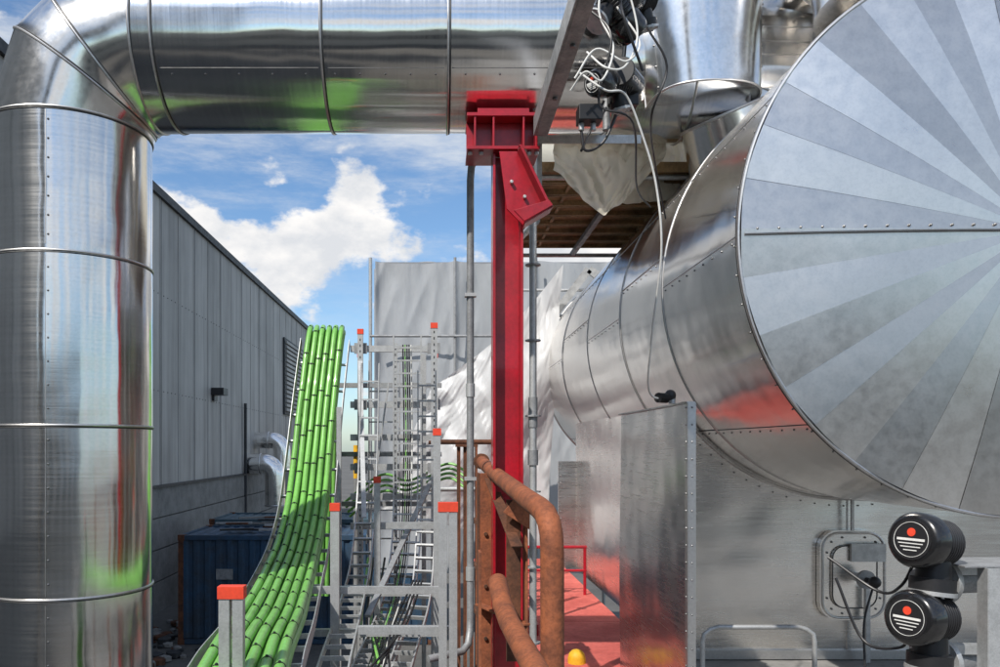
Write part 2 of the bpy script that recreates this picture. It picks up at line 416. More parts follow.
d.ring('beads', BEAD,(2.28,6.3,2.62),(.27,.15,-.62),.36,.012)
d.done()

# ------------------------------------------------------------ red support column
c = Obj('red_steel_column')
cx0,cx1,cy0,cy1=.305,.470,4.35,4.515
c.box('flange_left', RED,cx0,cx0+.014,cy0,cy1,-1.69,1.60); c.box('flange_right', RED,cx1-.014,cx1,cy0,cy1,-1.69,1.60)
c.box('web', RED,cx0+.0145,cx1-.0145,cy0+.075,cy0+.085,-1.69,1.60)
c.box('base_plate', RED,cx0-.06,cx1+.06,cy0-.06,cy1+.06,-1.699,-1.675)
c.box('header_beam', RED,.161,.554,4.30,4.56,1.781,1.800); c.box('header_beam', RED,.161,.554,4.30,4.56,1.602,1.620)
c.box('header_beam', RED,.161,.554,4.40,4.412,1.6205,1.7805)
for x in (.20,.30,.462,.53): c.box('stiffener', RED,x,x+.010,4.305,4.399,1.6205,1.7805)
c.box('saddle', RED,.22,.50,4.33,4.80,1.801,1.835)
c.poly('clip_plate', RED,[(.335,4.30,1.59),(.43,4.30,1.59),(.585,4.30,1.27),(.465,4.30,1.19),(.375,4.30,1.28)],(0,.012,0))
c.poly('clip_flange', RED,[(.43,4.19,1.585),(.445,4.19,1.585),(.59,4.19,1.285),(.578,4.19,1.275)],(0,.109,0))
c.poly('clip_lip', RED,[(.40,4.17,1.235),(.455,4.17,1.178),(.605,4.17,1.262),(.585,4.17,1.29)],(0,.012,0))
c.poly('clip_underside', RED,[(.455,4.183,1.178),(.46,4.183,1.170),(.605,4.183,1.255),(.605,4.183,1.264)],(0,.116,0))
for q in ((.40,1.42),(.47,1.34)): c.cyl('bolts', GALV,(q[0],4.30,q[1]),(q[0],4.275,q[1]),.010,n=6)
for x in (.18,.24,.50,.54):
    c.cyl('bolts', GALV,(x,4.34,1.602),(x,4.34,1.585),.013,n=6)
c.cyl('bolt', GALV,(.55,4.45,1.82),(.55,4.45,1.74),.01,n=8)
c.done(bevel=.002)

b_ = Obj('overhead_channel_beam')
b_.box('web', GALVD,.515,.525,1.2,4.27,1.66,1.76); b_.box('flange', GALVD,.526,.59,1.2,4.27,1.66,1.668); b_.box('flange', GALVD,.526,.59,1.2,4.27,1.752,1.76)
for y in (2.8,3.3,3.8): b_.cyl('bolts', SCREW,(.56,y,1.66),(.56,y,1.648),.012,n=6)
b_.done(bevel=.0015)
b_ = Obj('steel_cross_bar')
b_.box('angle', GALV,.56,1.25,4.9,4.95,1.90,1.912); b_.box('angle', GALV,.56,1.25,4.9,4.906,1.86,1.8995); b_.box('hanger', GALV,.62,.65,4.951,4.98,1.6,2.6)
b_.done()

# ------------------------------------------------------------ electric valve actuators
def actuator(name, pos, ax, r=.135):
    a = Obj(name); P=Vector(pos); A=Vector(ax).normalized(); U=(Vector((0,0,1))-A*A.z).normalized(); S=A.cross(U)
    q=lambda i,j,k:P+A*i+S*j+U*k
    a.sweep('motor_head', BLACKG,[q(.0,0,0),q(.01,0,0),q(.03,0,0),q(.10,0,0),q(.115,0,0)],[r*.80,r*.92,r,r,r*.9],32)
    a.cyl('label', BLACK,q(-.001,0,0),q(-.004,0,0),r*.72,n=32); a.ring('label_ring', WHITE,q(-.005,0,0),A,r*.62,.0014,40)
    a.cyl('label_emblem', ORANGE,q(-.004,0,r*.26),q(-.006,0,r*.26),r*.15,n=24)
    for k,wd_ in ((.0,.50),(-.14,.44),(-.26,.36),(-.38,.24)):
        a.beam('label_text', WHITE,q(-.006,-wd_*r,k*r),q(-.006,wd_*r,k*r),.002,.005 if k else .012,up=U)
    a.sweep('motor_body', BLACKG,[q(.115,0,0),q(.13,0,0),q(.26,0,0),q(.28,0,0)],[r*.72,r*.80,r*.80,r*.6],28)
    for k in range(7): a.ring('cooling_fins', BLACK,q(.14+.018*k,0,0),A,r*.81,.006,28)
    a.cyl('gear_neck', BLACK,q(.2,0,-.02),q(.2,0,-r*1.45),r*.5,r*.6,n=24)
    a.cyl('gear_housing', BLACK,q(.2,0,-r*1.3),q(.2,0,-r*1.75),r*.75,n=28)
    a.cyl('terminal_box', BLACKG,q(.24,-.02,.0),q(.24,-.16*r/.13,.02),r*.45,n=20)
    a.cyl('flange', GALV,q(.2,0,-r*1.75),q(.2,0,-r*1.9),r*.80,n=28)
    for k in range(6):
        an=rad(60*k); o=A*math.cos(an)*r*.68+S*math.sin(an)*r*.68
        a.cyl('bolts', GALV,q(.2,0,-r*1.72)+o,q(.2,0,-r*1.96)+o,.009,n=6)
    for k,(j,l) in enumerate(((-.12,.01),(-.15,-.03))):
        a.cyl('cable_gland', GALV,q(.24,j,l-.05),q(.24,j,l-.10),.014,n=12)
    return a,q
a,q=actuator('valve_actuator',(2.36,3.98,-.46),(.86,.44,-.12),.14); a.sweep('cable', BLACK,spline([q(.24,-.12,-.1),q(.26,-.2,-.25),q(.3,-.35,-.3),q(.2,-.6,-.15)]),.008,8); a.done()
a,q=actuator('valve_actuator',(2.34,3.98,-.85),(.86,.44,-.08),.14); a.sweep('cable', BLACK,spline([q(.24,-.12,-.1),q(.26,-.2,-.2),q(.25,-.4,-.2),q(.2,-.55,.12)]),.008,8); a.done()
a,q=actuator('valve_actuator',(1.03,4.15,2.13),(-.5,-.25,.5),.085); a.sweep('cable', BLACK,spline([q(.2,-.1,-.05),q(.15,-.2,-.2),q(-.1,-.2,-.3)]),.007,8); a.done()
a,q=actuator('valve_actuator',(.78,4.0,1.82),(.75,.6,.25),.07); a.sweep('cable', BLACK,spline([q(.2,-.1,-.05),q(.15,-.2,-.2),q(-.05,-.1,-.3)]),.007,8); a.done()
a,q=actuator('valve_actuator',(.95,4.1,2.30),(.6,.6,.3),.08); a.done()
f = Obj('black_junction_box')
f.cyl('body', BLACKG,(.93,4.05,1.90),(1.04,4.25,1.92),.065); f.cyl('lid', BLACK,(.925,4.04,1.90),(.935,4.06,1.90),.073); f.box('base', BLACK,.90,1.06,4.2,4.3,1.80,1.92); f.cyl('stem', GALVD,(.9,4.25,1.68),(.9,4.25,2.7),.02)
f.box('box', BLACK,.72,.84,4.05,4.15,1.66,1.74); f.cyl('gland', GALV,(.74,4.1,1.66),(.74,4.1,1.62),.014); f.cyl('gland', GALV,(.80,4.1,1.66),(.80,4.1,1.62),.014)
f.done(bevel=.004)
f = Obj('actuator_support_frame')
f.box('post', GALV,2.72,2.725,3.95,4.03,-1.7,-.60); f.box('post', GALV,2.7255,2.80,3.95,3.955,-1.7,-.60)
f.box('arm', GALV,2.50,3.3,4.12,4.17,-.66,-.61); f.box('arm', GALV,2.46,3.3,4.12,4.17,-1.07,-1.02); f.box('shelf', GALVD,2.62,3.2,3.97,4.30,-.60,-.592)
f.cyl('valve_body', GALVD,(2.5,4.15,-.70),(3.1,4.3,-.70),.07); f.cyl('valve_body', GALVD,(2.5,4.15,-1.12),(3.1,4.3,-1.12),.07); f.cyl('valve_flange', GALV,(2.62,4.18,-.70),(2.65,4.19,-.70),.12); f.cyl('valve_flange', GALV,(2.62,4.18,-1.12),(2.65,4.19,-1.12),.12)
f.done(bevel=.001)
f = Obj('white_sensor_cable')
f.sweep('cable', WHITE, spline([(.70,3.95,1.85),(.82,3.9,1.74),(.93,3.95,1.74),(1.03,4.0,1.55),(1.11,4.05,1.32),(1.15,4.1,1.0),(1.155,4.3,.6),(1.22,4.6,.32),(1.40,4.8,.28)]),.0055,8)
f.sweep('cable', WHITE, spline([(.68,3.95,1.82),(.78,3.92,1.95),(.92,3.9,1.88),(1.0,3.95,2.0),(.9,4,2.2)]),.005,8)
f.sweep('cable', WHITE, spline([(.74,3.95,1.95),(.82,3.88,1.84),(.92,3.9,1.86),(.99,3.95,2.05),(.92,3.95,2.35)]),.005,8)
f.sweep('cable', WHITE, spline([(.66,3.95,1.76),(.72,3.88,1.82),(.80,3.88,1.78),(.86,3.9,1.95),(.80,3.95,2.15),(.84,3.98,2.4)]),.005,8)
f.done()
f = Obj('black_sensor_cable')
f.sweep('cable', BLACK, spline([(.75,4.0,2.2),(.85,3.9,2.0),(.80,3.95,1.70),(.98,4,1.62),(1.25,5.0,1.62),(1.6,6.0,1.8)]),.006,8)
f.sweep('cable', BLACK, spline([(1.05,4.0,2.1),(1.15,4.0,1.9),(1.1,4.1,1.7),(1.3,4.8,1.75),(1.6,5.6,1.6)]),.006,8)
f.sweep('cable', BLACK, spline([(.74,4.1,1.62),(.76,4.1,1.52),(.85,4.1,1.56),(.92,4.1,1.7)]),.007,8)
f.done()
f = Obj('pressure_gauge')
f.cyl('body', BLACK,(1.30,4.7,.29),(1.36,4.75,.29),.03,n=16); f.cyl('stem', GALV,(1.41,4.8,.26),(1.41,4.8,.31),.02); f.ball('cap', BLACK,(1.40,4.8,.31),.035)
f.done()

f = Obj('tubular_grab_rail')
f.sweep('rail', GALV, [(1.66,5,-1.7),(1.66,5,-1.22),(1.67,5,-1.17),(1.71,5,-1.14),(1.76,5,-1.125),(2.26,5,-1.125),(2.31,5,-1.14),(2.35,5,-1.17),(2.36,5,-1.22),(2.36,5,-1.7)],.015,16)
f.cyl('foot', GALV,(1.66,5,-1.7),(1.66,5,-1.685),.05); f.cyl('foot', GALV,(2.36,5,-1.7),(2.36,5,-1.685),.05)
f.done()

# ------------------------------------------------------------ decks
f = Obj('red_steel_deck')
yy=5.6
while yy<11.1:
    f.box('deck_plate', DECKRED,.52,1.80,yy,yy+1.09,-1.72,-1.70,.9); yy+=1.1
for y in (5.7,8,11): f.box('joists', RUSTD,.52,1.80,y,y+.12,-1.95,-1.721)
for x in (.55,1.65):
    for y in (5.7,11.0): f.box('legs', RUSTD,x,x+.15,y,y+.15,-4.7,-1.951)
f.box('edge_kerb', RED,.9,.915,7.2,11.1,-1.699,-1.6)
# extra open rail added across the deck to throw thin shadows
for x in (.95,1.35,1.7): f.cyl('shadow_rail', RED,(x,9.2,-1.7),(x,9.2,-1.15),.018,n=10)
f.cyl('shadow_rail', RED,(.93,9.2,-1.15),(1.72,9.2,-1.15),.018,n=10); f.cyl('shadow_rail', RED,(.93,9.2,-1.42),(1.72,9.2,-1.42),.015,n=10)
f.done(bevel=.001)
f = Obj('galvanised_walkway')
for yy in (-1.2,.1,1.4,2.7):
    f.box('plate', CONC,.25,6.9,yy,yy+1.29,-1.72,-1.70)
f.box('plate', CONC,.25,6.9,4.0,5.29,-1.72,-1.70); f.box('plate', CONC,1.95,6.9,5.3,6.6,-1.72,-1.70)
for y in (-1,2,4.9): f.box('joists', GALVD,.25,6.9,y,y+.12,-1.95,-1.721)
for x in (.3,3.4,6.7):
    for y in (-.9,4.9): f.box('legs', GALVD,x,x+.15,y,y+.15,-4.7,-1.951)
f.done()
f = Obj('yellow_bollard')
f.cyl('post', YELLOW,(1.10,6.3,-1.7),(1.10,6.3,-1.66),.07); f.ball('dome', YELLOW,(1.10,6.3,-1.66),.07); f.done()

# ------------------------------------------------------------ rusty guard rail and posts
f = Obj('rusty_guard_rail')
f.sweep('top_rail', RUST, spline([(.31,5.6,-.10),(.33,4.4,-.155),(.36,3.3,-.205),(.375,2.92,-.222)],6)+[Vector(v) for v in ((.383,2.83,-.235),(.389,2.775,-.262),(.393,2.75,-.30),(.395,2.745,-.36),(.397,2.745,-1.7))],.041,24)
f.sweep('mid_rail', RUST, [(.27,3.55,-.60),(.268,3.42,-.615),(.27,3.3,-.65),(.28,3.1,-.68),(.33,2.2,-.72)],.041,24)
f.cyl('rail_collar', RUSTD,(.31,5.62,-.10),(.31,5.52,-.10),.055)
f.box('post', RUSTD,.235,.247,4.6,4.72,-1.7,-.15); f.box('post', RUST,.2475,.315,4.6,4.612,-1.7,-.15); f.box('post', RUST,.338,.348,4.55,4.62,-1.7,-.16)
f.box('post', RUSTD,.355,.43,4.1,4.11,-1.1,-.27); f.box('post', RUST,.45,.462,4.06,4.2,-1.1,-.27)
for x in (.14,.185,.23): f.box('bars', RUSTD,x,x+.018,5.6,5.65,-1.7,.0); f.box('bars', RUST,x+.019,x+.024,5.59,5.65,-1.7,.0)
f.box('post', RUST,.27,.282,5.56,5.72,-1.7,.0); f.box('bar_head', RUSTD,.13,.285,5.57,5.68,.0,.02)
f.box('post', RUST,.20,.212,3.8,3.9,-1.7,-.5)
f.beam('brace', RUSTD,(.30,4.55,-.18),(.40,4.0,-.5),.06,.01); f.beam('brace', RUST,(.24,4.58,-.9),(.45,4.05,-.9),.05,.012)
f.poly('gusset', RUST,[(.40,4.05,-.25),(.47,4.05,-.27),(.47,4.05,-.42),(.335,4.05,-.33)],(0,.008,0))
for z in (-.5,-.8,-1.1): f.cyl('bolts', RUSTD,(.28,4.6,z),(.28,4.585,z),.012,n=6); f.beam('cleat', RUSTD,(.25,5.5,z),(.35,4.65,z),.03,.03)
f.done(bevel=.002)

f = Obj('vertical_conduit')
f.sweep('pipe', GALVD, [(.40,4.55,1.72),(.33,4.62,1.74),(.27,4.68,1.74),(.225,4.75,1.72),(.205,4.78,1.67),(.20,4.8,1.6),(.20,4.8,-1.02),(.198,4.79,-1.10),(.185,4.75,-1.17),(.15,4.7,-1.2),(-.05,4.6,-1.22)],.022,16)
for z in (.9,-.2): f.box('clip', GALV,.165,.235,4.77,4.83,z,z+.02)
f.cyl('coupling', GALV,(.2,4.8,.30),(.2,4.8,.38),.027); f.cyl('coupling', GALV,(.2,4.8,-.72),(.2,4.8,-.80),.027)
f.done()

# ------------------------------------------------------------ scaffold
f = Obj('scaffold_tower')
def std(x,y,z0,z1,part='standards'):
    f.cyl(part, GALV,(x,y,z0),(x,y,z1),.0242,n=14)
    z=z0+.4
    while z<z1:
        f.cyl('rosettes', GALVD,(x,y,z),(x,y,z+.010),.052,n=8); z+=.5 if z0>-2 else 1.0
std(.636,5.3,-1.7,2.6); std(.80,9.6,-4.7,3.0); std(3.2,9.6,-4.7,3.0); std(.72,7.4,-1.7,2.9)
f.cyl('spigot', GALVD,(.636,5.3,.13),(.636,5.3,.33),.030,n=14)
f.cyl('spigot', GALVD,(.636,5.3,-.12),(.636,5.3,-.02),.034,n=14)
for y,z in ((9.6,2.3),(7.0,2.36)):
    f.cyl('ledgers', GALV,(.7,y,z),(3.3,y,z),.024,n=12)
f.cyl('brace', GALV,(.66,5.3,1.5),(.78,9.5,2.25),.024,n=12)
for k in range(8):
    y=6.9+k*.335
    f.box('decking', BROWN,.80,3.2,y,y+.31,2.42,2.46); f.box('decking', BROWN,.80,3.2,y,y+.02,2.375,2.42); f.box('decking', BROWN,.80,3.2,y+.29,y+.31,2.375,2.42)
    for x in (1.2,1.7,2.2,2.7): f.box('deck_ribs', BROWN,x,x+.03,y+.021,y+.289,2.39,2.42)
for x in (.82,1.6,2.4): f.box('transoms', GALVD,x,x+.05,6.8,9.65,2.29,2.34)
for z in (2.05,2.45): f.cyl('ledgers', GALV,(1.3,12.5,z),(3.2,12.5,z),.024,n=10)
f.beam('roof_rafter', GALVD,(1.55,12.4,1.7),(2.35,12.4,2.75),.05,.12); f.beam('roof_rafter', GALVD,(2.35,12.4,2.75),(3.0,12.4,2.3),.05,.12); f.beam('roof_rafter', GALVD,(1.5,12.4,1.7),(2.8,12.4,1.95),.05,.05)
f.done()

f = Obj('white_scaffold_sheeting')
def T1(u,v):
    x=-1.08+4.1*u; zt=3.25-.05*abs(math.sin(u*9)); z=-2.2+(zt+2.2)*v
    sag=.05*math.sin(u*19+2*nz(u*4,v*1.5,0))*(.4+.6*(1-v))-.16*abs(nz(u*4+v*1.4,v*1.2,3)) + .07*abs(nz(u*10-v*3,v*2.5,6)) - .025*abs(nz(u*26+v*9,v*8,8))
    for px in (.0,.34,.68,1.0): sag-=.05*math.exp(-((u-px)/.012)**2)
    return (x, 14+sag, z)
vs,fs=grid(T1,200,90); f.faces('back_sheet', TARPG, vs, fs)
def T2(u,v):
    a=Vector((-.1,12.6,.9)).lerp(Vector((1.9,12.2,2.75)),u**.8); b2=Vector((-.9,12.9,-1.0)).lerp(Vector((1.7,12.6,-1.6)),u)
    q=b2.lerp(a,v); q.y+=-.35*abs(nz(u*2.5+v*2,v*2-u*2,4))+.10*abs(nz(u*8+v*6,v*2,2))-.03*abs(nz(u*20-v*8,v*12,5))-.25*math.sin(math.pi*v)*math.sin(u*3); q.z-=.18*math.sin(math.pi*u)*v; return q
vs,fs=grid(T2,120,100); f.faces('front_drape', TARP, vs, fs)
def T3(u,v):
    return (-1.08+4.1*u,14.02+2.6*v,3.24+.5*v-.25*math.sin(math.pi*v)+.1*math.sin(u*9)*v+.1*nz(u*6,v*5,2)*v)
vs,fs=grid(T3,60,20); f.faces('top_sheet', TARPG, vs, fs)
for x in (-1.1,.3,1.7,3.0): f.cyl('frame', GALV,(x,14.4,-4.7),(x,14.4,3.2),.03,n=10)
f.cyl('frame', GALV,(-1.16,13.95,-4.7),(-1.16,13.95,3.3),.03,n=10)
for x in (.31,1.7): f.cyl('frame', GALVD,(x,13.72,-4.7),(x,13.72,3.25),.024,n=10)
f.cyl('frame', GALVD,(-1.15,13.70,1.9),(3.1,13.70,1.9),.024,n=10)
f.done()
f = Obj('cream_scaffold_sheeting')
def T4(u,v):
    x=.98+.95*u; tri=1-abs(u-.45)/.55; tri=max(0,tri); low=2.46-.52*tri**.85+.03*nz(u*9,0,5)
    return (x+.02*nz(v*5,u*4,3), 6.75-.10*abs(nz(u*6+v*3,v*3,1))*1.2+.04*abs(nz(u*13-v*6,v*7,2)), low+(2.80-low)*v)
vs,fs=grid(T4,70,50); f.faces('hanging_sheet', TARPB, vs, fs)
def T5(u,v): return (.7+3*u,9.9-.2*abs(nz(u*8,v*4,1))+.3*v,2.5+1.9*v)
vs,fs=grid(T5,70,40); f.faces('upper_sheet', TARPB, vs, fs)
def T6(u,v): return (1.55+.8*u,6.95+.4*u-.12*abs(nz(u*7,v*5,7)),2.10+.18*u+.75*v)
vs,fs=grid(T6,40,30); f.faces('side_sheet', TARPB, vs, fs)
f.done()

# ------------------------------------------------------------ green power cables on ladder
path=[(-.62,2.45,-4.5),(-.64,2.5,-2.2),(-.68,2.6,-1.35),(-.73,2.85,-1.0),(-.80,3.4,-.93),(-.877,4.2,-.935),(-.98,5.2,-.90),(-1.05,6.05,-.78),(-1.085,6.65,-.53),(-1.10,7.05,-.115),(-1.09,7.35,.43),(-1.06,7.58,.98),(-1.06,7.68,1.07),(-1.08,7.8,1.09),(-1.12,7.95,1.02),(-1.18,8.02,.6),(-1.22,8.05,-1.5)]
SP=spline(path,12)
def offs(P,dx,dn):
    out=[]
    for i,q in enumerate(P):
        tt=(P[min(i+1,len(P)-1)]-P[max(i-1,0)]).normalized(); sx=Vector((1,0,0)); sx=(sx-tt*sx.dot(tt)).normalized(); nn=sx.cross(tt)
        out.append(q+sx*dx+nn*dn)
    return out
f = Obj('green_power_cables')
for k in range(7):
    dx=(k-3)*.054
    P=offs(SP,dx,.022); P=[q+Vector((.005*nz(i*.09,k*3,0),0,.006*nz(i*.11,k*5,9))) for i,q in enumerate(P)]
    f.sweep('cable', GREEN, P,.0215,14)
for k in range(6):
    dx=(k-2.5)*.060
    P=offs(SP,dx,.066); P=[q+Vector((.006*nz(i*.08,k*7,3),0,.008*nz(i*.10,k*4,1))) for i,q in enumerate(P)]
    f.sweep('cable', GREEN, P,.0245,16)
    # ties at regular arc length, staggered from cable to cable
    acc=.11*(k%3)+.04*(k%2); O=offs(P,0,.027)
    for i in range(24,len(P)-30):
        acc+=(P[i]-P[i-1]).length
        if acc>.34:
            acc=random.uniform(-.03,.03)
            f.cyl('cable_ties', BLACK,P[i],P[i]+(P[i+1]-P[i]).normalized()*.011,.0262,n=14)
            f.ball('tie_heads', BLACK,O[i],.008,n=6)
f.done()
def ladder(name, P, w, rung=.28, mat=GALV, rh=.06, dn=-.01, tk=.005):
    f=Obj(name); h2=rh/2; t2=tk/2
    prof=[(-t2,-h2),(t2,-h2),(t2,h2),(-t2,h2)]
    for sx in (-1,1):
        Q=offs(P,sx*w/2,dn); f.sweep('side_rail', mat, Q, 1, prof=prof, up=(1,0,0))
    acc=0
    for i in range(1,len(P)):
        acc+=(P[i]-P[i-1]).length
        if acc>rung:
            acc=0; a=offs(P,-w/2+.004,dn-.01)[i]; b2=offs(P,w/2-.004,dn-.01)[i]
            f.beam('rung', mat,a,b2,.025,.014,up=(P[i]-P[i-1]))
    f.done(); return f
ladder('cable_ladder', [Vector(q) for q in SP[22:134]], .46, .26, GALV, rh=.08, dn=.0)
LP=spline([(-.26,7.02,.98),(-.26,7.02,.2),(-.26,7.0,-.55),(-.275,6.8,-.95),(-.31,6.3,-1.22),(-.36,5.6,-1.33),(-.42,4.0,-1.36),(-.46,2.5,-1.36)],14)
ladder('cable_ladder', LP, .24, .11, rh=.05, tk=.012)
LP2=spline([(-.08,6.3,.6),(-.08,6.3,-.2),(-.09,6.2,-.7),(-.12,5.8,-1.1),(-.2,5.1,-1.3),(-.3,3.6,-1.42)],14)
ladder('cable_ladder', LP2, .14, .10, GALV, rh=.04, tk=.010)
LP3=spline([(-.52,7.9,.85),(-.52,7.9,-.2),(-.52,7.9,-1.2),(-.52,7.9,-2.4)],14)
ladder('cable_ladder', LP3, .3, .25, GALV, rh=.05, tk=.010)
LP4=spline([(-.60,7.2,.75),(-.61,7.15,.1),(-.62,7.0,-.5),(-.62,6.5,-.95),(-.60,5.6,-1.12),(-.54,4.2,-1.16),(-.46,3.0,-1.16)],12)
ladder('cable_ladder', LP4, .16, .16, GALV, rh=.05, tk=.010)

f = Obj('thin_control_cables')
for k in range(5):
    x=-.30+k*.018; f.sweep('cable', [BLACK,GREEN,BLACK,BLACK,WHITE][k], spline([(x,7.04,.9),(x+.01,7.03,0),(x-.01,6.9,-.8),(x-.05,6.3,-1.16),(x-.1,5.3,-1.3),(x-.15+.02*k,3.6,-1.36)],8),.006,6)
for k in range(4):
    f.sweep('cable', GREEN, spline([(-1.0+.02*k,8.6,-.6-.05*k),(-.6,8.6,-.30-.06*k),(-.3,8.6,-.36-.05*k),(.1,8.5,-.18-.05*k),(.3,8.4,-.25-.06*k)],8),.014,8)
for k in range(5):
    f.sweep('cable', BLACK if k%2 else GREEN, spline([(-.62+.05*k,7.2,-1.0),(-.60+.04*k,6.3,-1.45+.03*k),(-.45+.03*k,5.4,-1.25-.04*k),(-.3,4.6,-1.38-.03*k)],8),.010,8)
for k in range(4):
    f.sweep('cable', BLACK, spline([(-.1-.02*k,5.4,-.9),(-.2-.03*k,4.9,-1.1-.02*k),(-.42+.05*k,4.3,-1.25),(-.36-.03*k,3.6,-1.02-.04*k),(-.2-.06*k,3.3,-1.3)],8),.007,8)
f.done()

def strut(o, x, y, z0, z1, w=.041, d_=.041, cap=True, double=False, slots=False):
    for off in ((-.026,.026) if double else (0,)):
        X=x+off
        o.box('channel', GALV,X-w/2,X+w/2,y,y+.0025,z0,z1); o.box('channel', GALV,X-w/2,X-w/2+.0025,y+.0026,y+d_,z0,z1); o.box('channel', GALV,X+w/2-.0025,X+w/2,y+.0026,y+d_,z0,z1)
        z=z0+.03
        while slots and z<z1-.05:
            o.box('slots', DKGREY,X-.005,X+.005,y-.0012,y-.0003,z,z+.022); z+=.055
    if cap:
        ww=w/2+(.026 if double else 0)+.004
        o.box('end_cap', ORANGE,x-ww,x+ww,y-.004,y+d_+.006,z1-.02,z1+.028)
f = Obj('strut_support_frame')
strut(f,-.72,7.5,-4.7,1.08,.05,slots=True); strut(f,-.025,7.0,-4.7,1.06,.055,slots=True); strut(f,.0,5.5,-4.7,.10,.05); strut(f,-.64,5.0,-4.7,-.38,.055); strut(f,-.80,8.3,-4.7,.95,.05); strut(f,-.02,7.9,-4.7,.9,.05); strut(f,-.38,7.3,-4.7,.95,.035,cap=False,slots=True); strut(f,-.12,7.3,-4.7,.85,.04,cap=False)
strut(f,-.45,6.0,-4.7,-.25,.045); strut(f,-.86,7.0,-4.7,.35,.04,cap=False)
for z in (.90,.37,.06,-.22,-.50,-.78): f.box('crossbar', GALV,-.82,.02,7.56,7.60,z,z+.06)
for z in (.62,-.1,-.62): f.box('crossbar', GALVD,-1.2,.05,8.36,8.40,z,z+.05)
for z in (-.93,-1.20): f.box('crossbar', GALV,-.8,.03,5.06,5.10,z,z+.045)
f.box('crossbar', GALV,-.75,.06,6.0,6.04,-1.12,-1.07); f.box('crossbar', GALV,-.55,.05,4.1,4.14,-1.50,-1.45); f.box('crossbar', GALV,-.5,.03,6.05,6.09,-.62,-.57)
f.beam('diagonal', GALV,(-.72,7.48,.8),(-.62,6.8,-.6),.04,.02); f.beam('diagonal', GALV,(-.45,7.45,.6),(-.66,7.45,-.9),.03,.015); f.beam('diagonal', GALVD,(-.05,7.1,-.3),(-.45,5.2,-1.1),.04,.02)
for x,z in ((-.72,.93),(-.03,.93),(-.72,.40),(-.03,.40),(-.72,-.2),(-.03,-.2)): f.box('brackets', GALVD,x-.06,x+.06,7.535,7.555,z-.05,z+.05)
f.done()
f = Obj('strut_post'); strut(f,-.787,3.05,-4.7,-.560,.041,.041,True,True); f.box('bracket', GALV,-.86,-.50,3.10,3.14,-1.05,-1.01); f.done(bevel=.0008)
f = Obj('strut_post'); strut(f,.055,4.0,-4.7,-.305,.041,.041,True,True); f.box('bracket', GALV,-.4,.10,4.05,4.09,-.95,-.91); f.done(bevel=.0008)
f = Obj('far_pipe_railing')
f.cyl('rail', RUSTD,(-.1,9.5,.06),(.75,9.5,.06),.03); f.cyl('rail', GALV,(-.1,9.5,-.5),(.75,9.5,-.5),.03)
for x in (.0,.7): f.cyl('post', GALV,(x,9.5,-4.7),(x,9.5,.06),.03)
f.done()
f = Obj('yellow_gas_valve'); f.cyl('pipe', YELLOW,(-.90,8.9,-.35),(-.90,8.9,.02),.03); f.cyl('flange', YELLOW,(-.90,8.9,-.1),(-.90,8.9,-.06),.06); f.cyl('riser', GALVD,(-.90,8.9,-4.7),(-.90,8.9,-.36),.03); f.done()

# ------------------------------------------------------------ warehouse
f = Obj('warehouse')
WX=-8.0; y=-12.0; i=0
while y<52:
    y2=min(y+3.2,52.4); tn=random.uniform(.1,1)
    nr=2
    vs=[];fs=[];prof=[]
    for k in range(nr):
        b0=y+(y2-y-.08)*k/nr; st_=(y2-y-.08)/nr
        prof+= [(b0,0),(b0+st_*.96,0),(b0+st_*.965,.02),(b0+st_*.99,.02)]
    prof.append((y2-.08,0))
    for z in (-1.1,7.2):
        for (a,dx) in prof: vs.append((WX+dx,a,z))
    n=len(prof); fs=[(k,k+1,n+k+1,n+k) for k in range(n-1)]
    f.faces('cladding', CLAD, vs, fs, tn, False)
    f.box('joint', DKGREY,WX-.03,WX+.012,y2-.08,y2,-1.1,7.2)
    for zz in (1.6,4.4):
        for k in range(9): f.box('fixings', DKGREY,WX+.001,WX+.012,y+.2+k*.34,y+.23+k*.34,zz,zz+.03)
    y=y2; i+=1
f.box('core', CONC,-30,WX-.031,-12,52.3,-4.7,7.15)
for k in range(4): f.box('plinth', CONC,WX-.03,WX+.10-.01*k,-12,52.4,-4.7+k*.9,-4.7+k*.9+.86)
f.box('sill', DKGREY,WX-.03,WX+.14,-12,52.4,-1.16,-1.09)
f.box('roof_edge', DKGREY,-30.2,WX+.10,-12,52.5,7.18,7.42)
f.box('roof', DKGREY,-30,WX-.2,-11.8,52.2,7.43,7.5)
f.box('louvre_frame', DKGREY,WX+.02,WX+.10,41.5,48.6,1.7,5.7)
for k in range(16): f.beam('louvre_blades', CLAD,(WX+.13,41.7,1.95+k*.235),(WX+.13,48.4,1.95+k*.235),.10,.14,tone=.5)
f.box('wall_lamp', BLACK,WX+.02,WX+.45,28.3,28.9,1.85,2.10); f.box('wall_lamp', BLACK,WX+.02,WX+.1,28.4,28.8,1.65,1.85)
f.cyl('downpipe', DKGREY,(WX+.1,33.0,-4.7),(WX+.1,33.0,1.8),.06)
f.done()
for (y,z,r_,dr) in ((35.2,.30,.36,1.3),(33.6,-.70,.42,1.8)):
    f = Obj('ventilation_duct')
    pts=[(WX,y,z),(WX+.7,y,z)]+[(WX+.7+.5*math.sin(rad(a)),y,z-.5+.5*math.cos(rad(a))) for a in range(15,91,15)]+[(WX+1.2,y,z-dr)]
    f.sweep('duct', ALU_ISO, pts, r_, 24)
    f.ring('collar', BEAD,(WX+.6,y,z),(1,0,0),r_,.03,24); f.ring('collar', BEAD,(WX+1.2,y,z-dr+.05),(0,0,1),r_,.03,24)
    f.done()

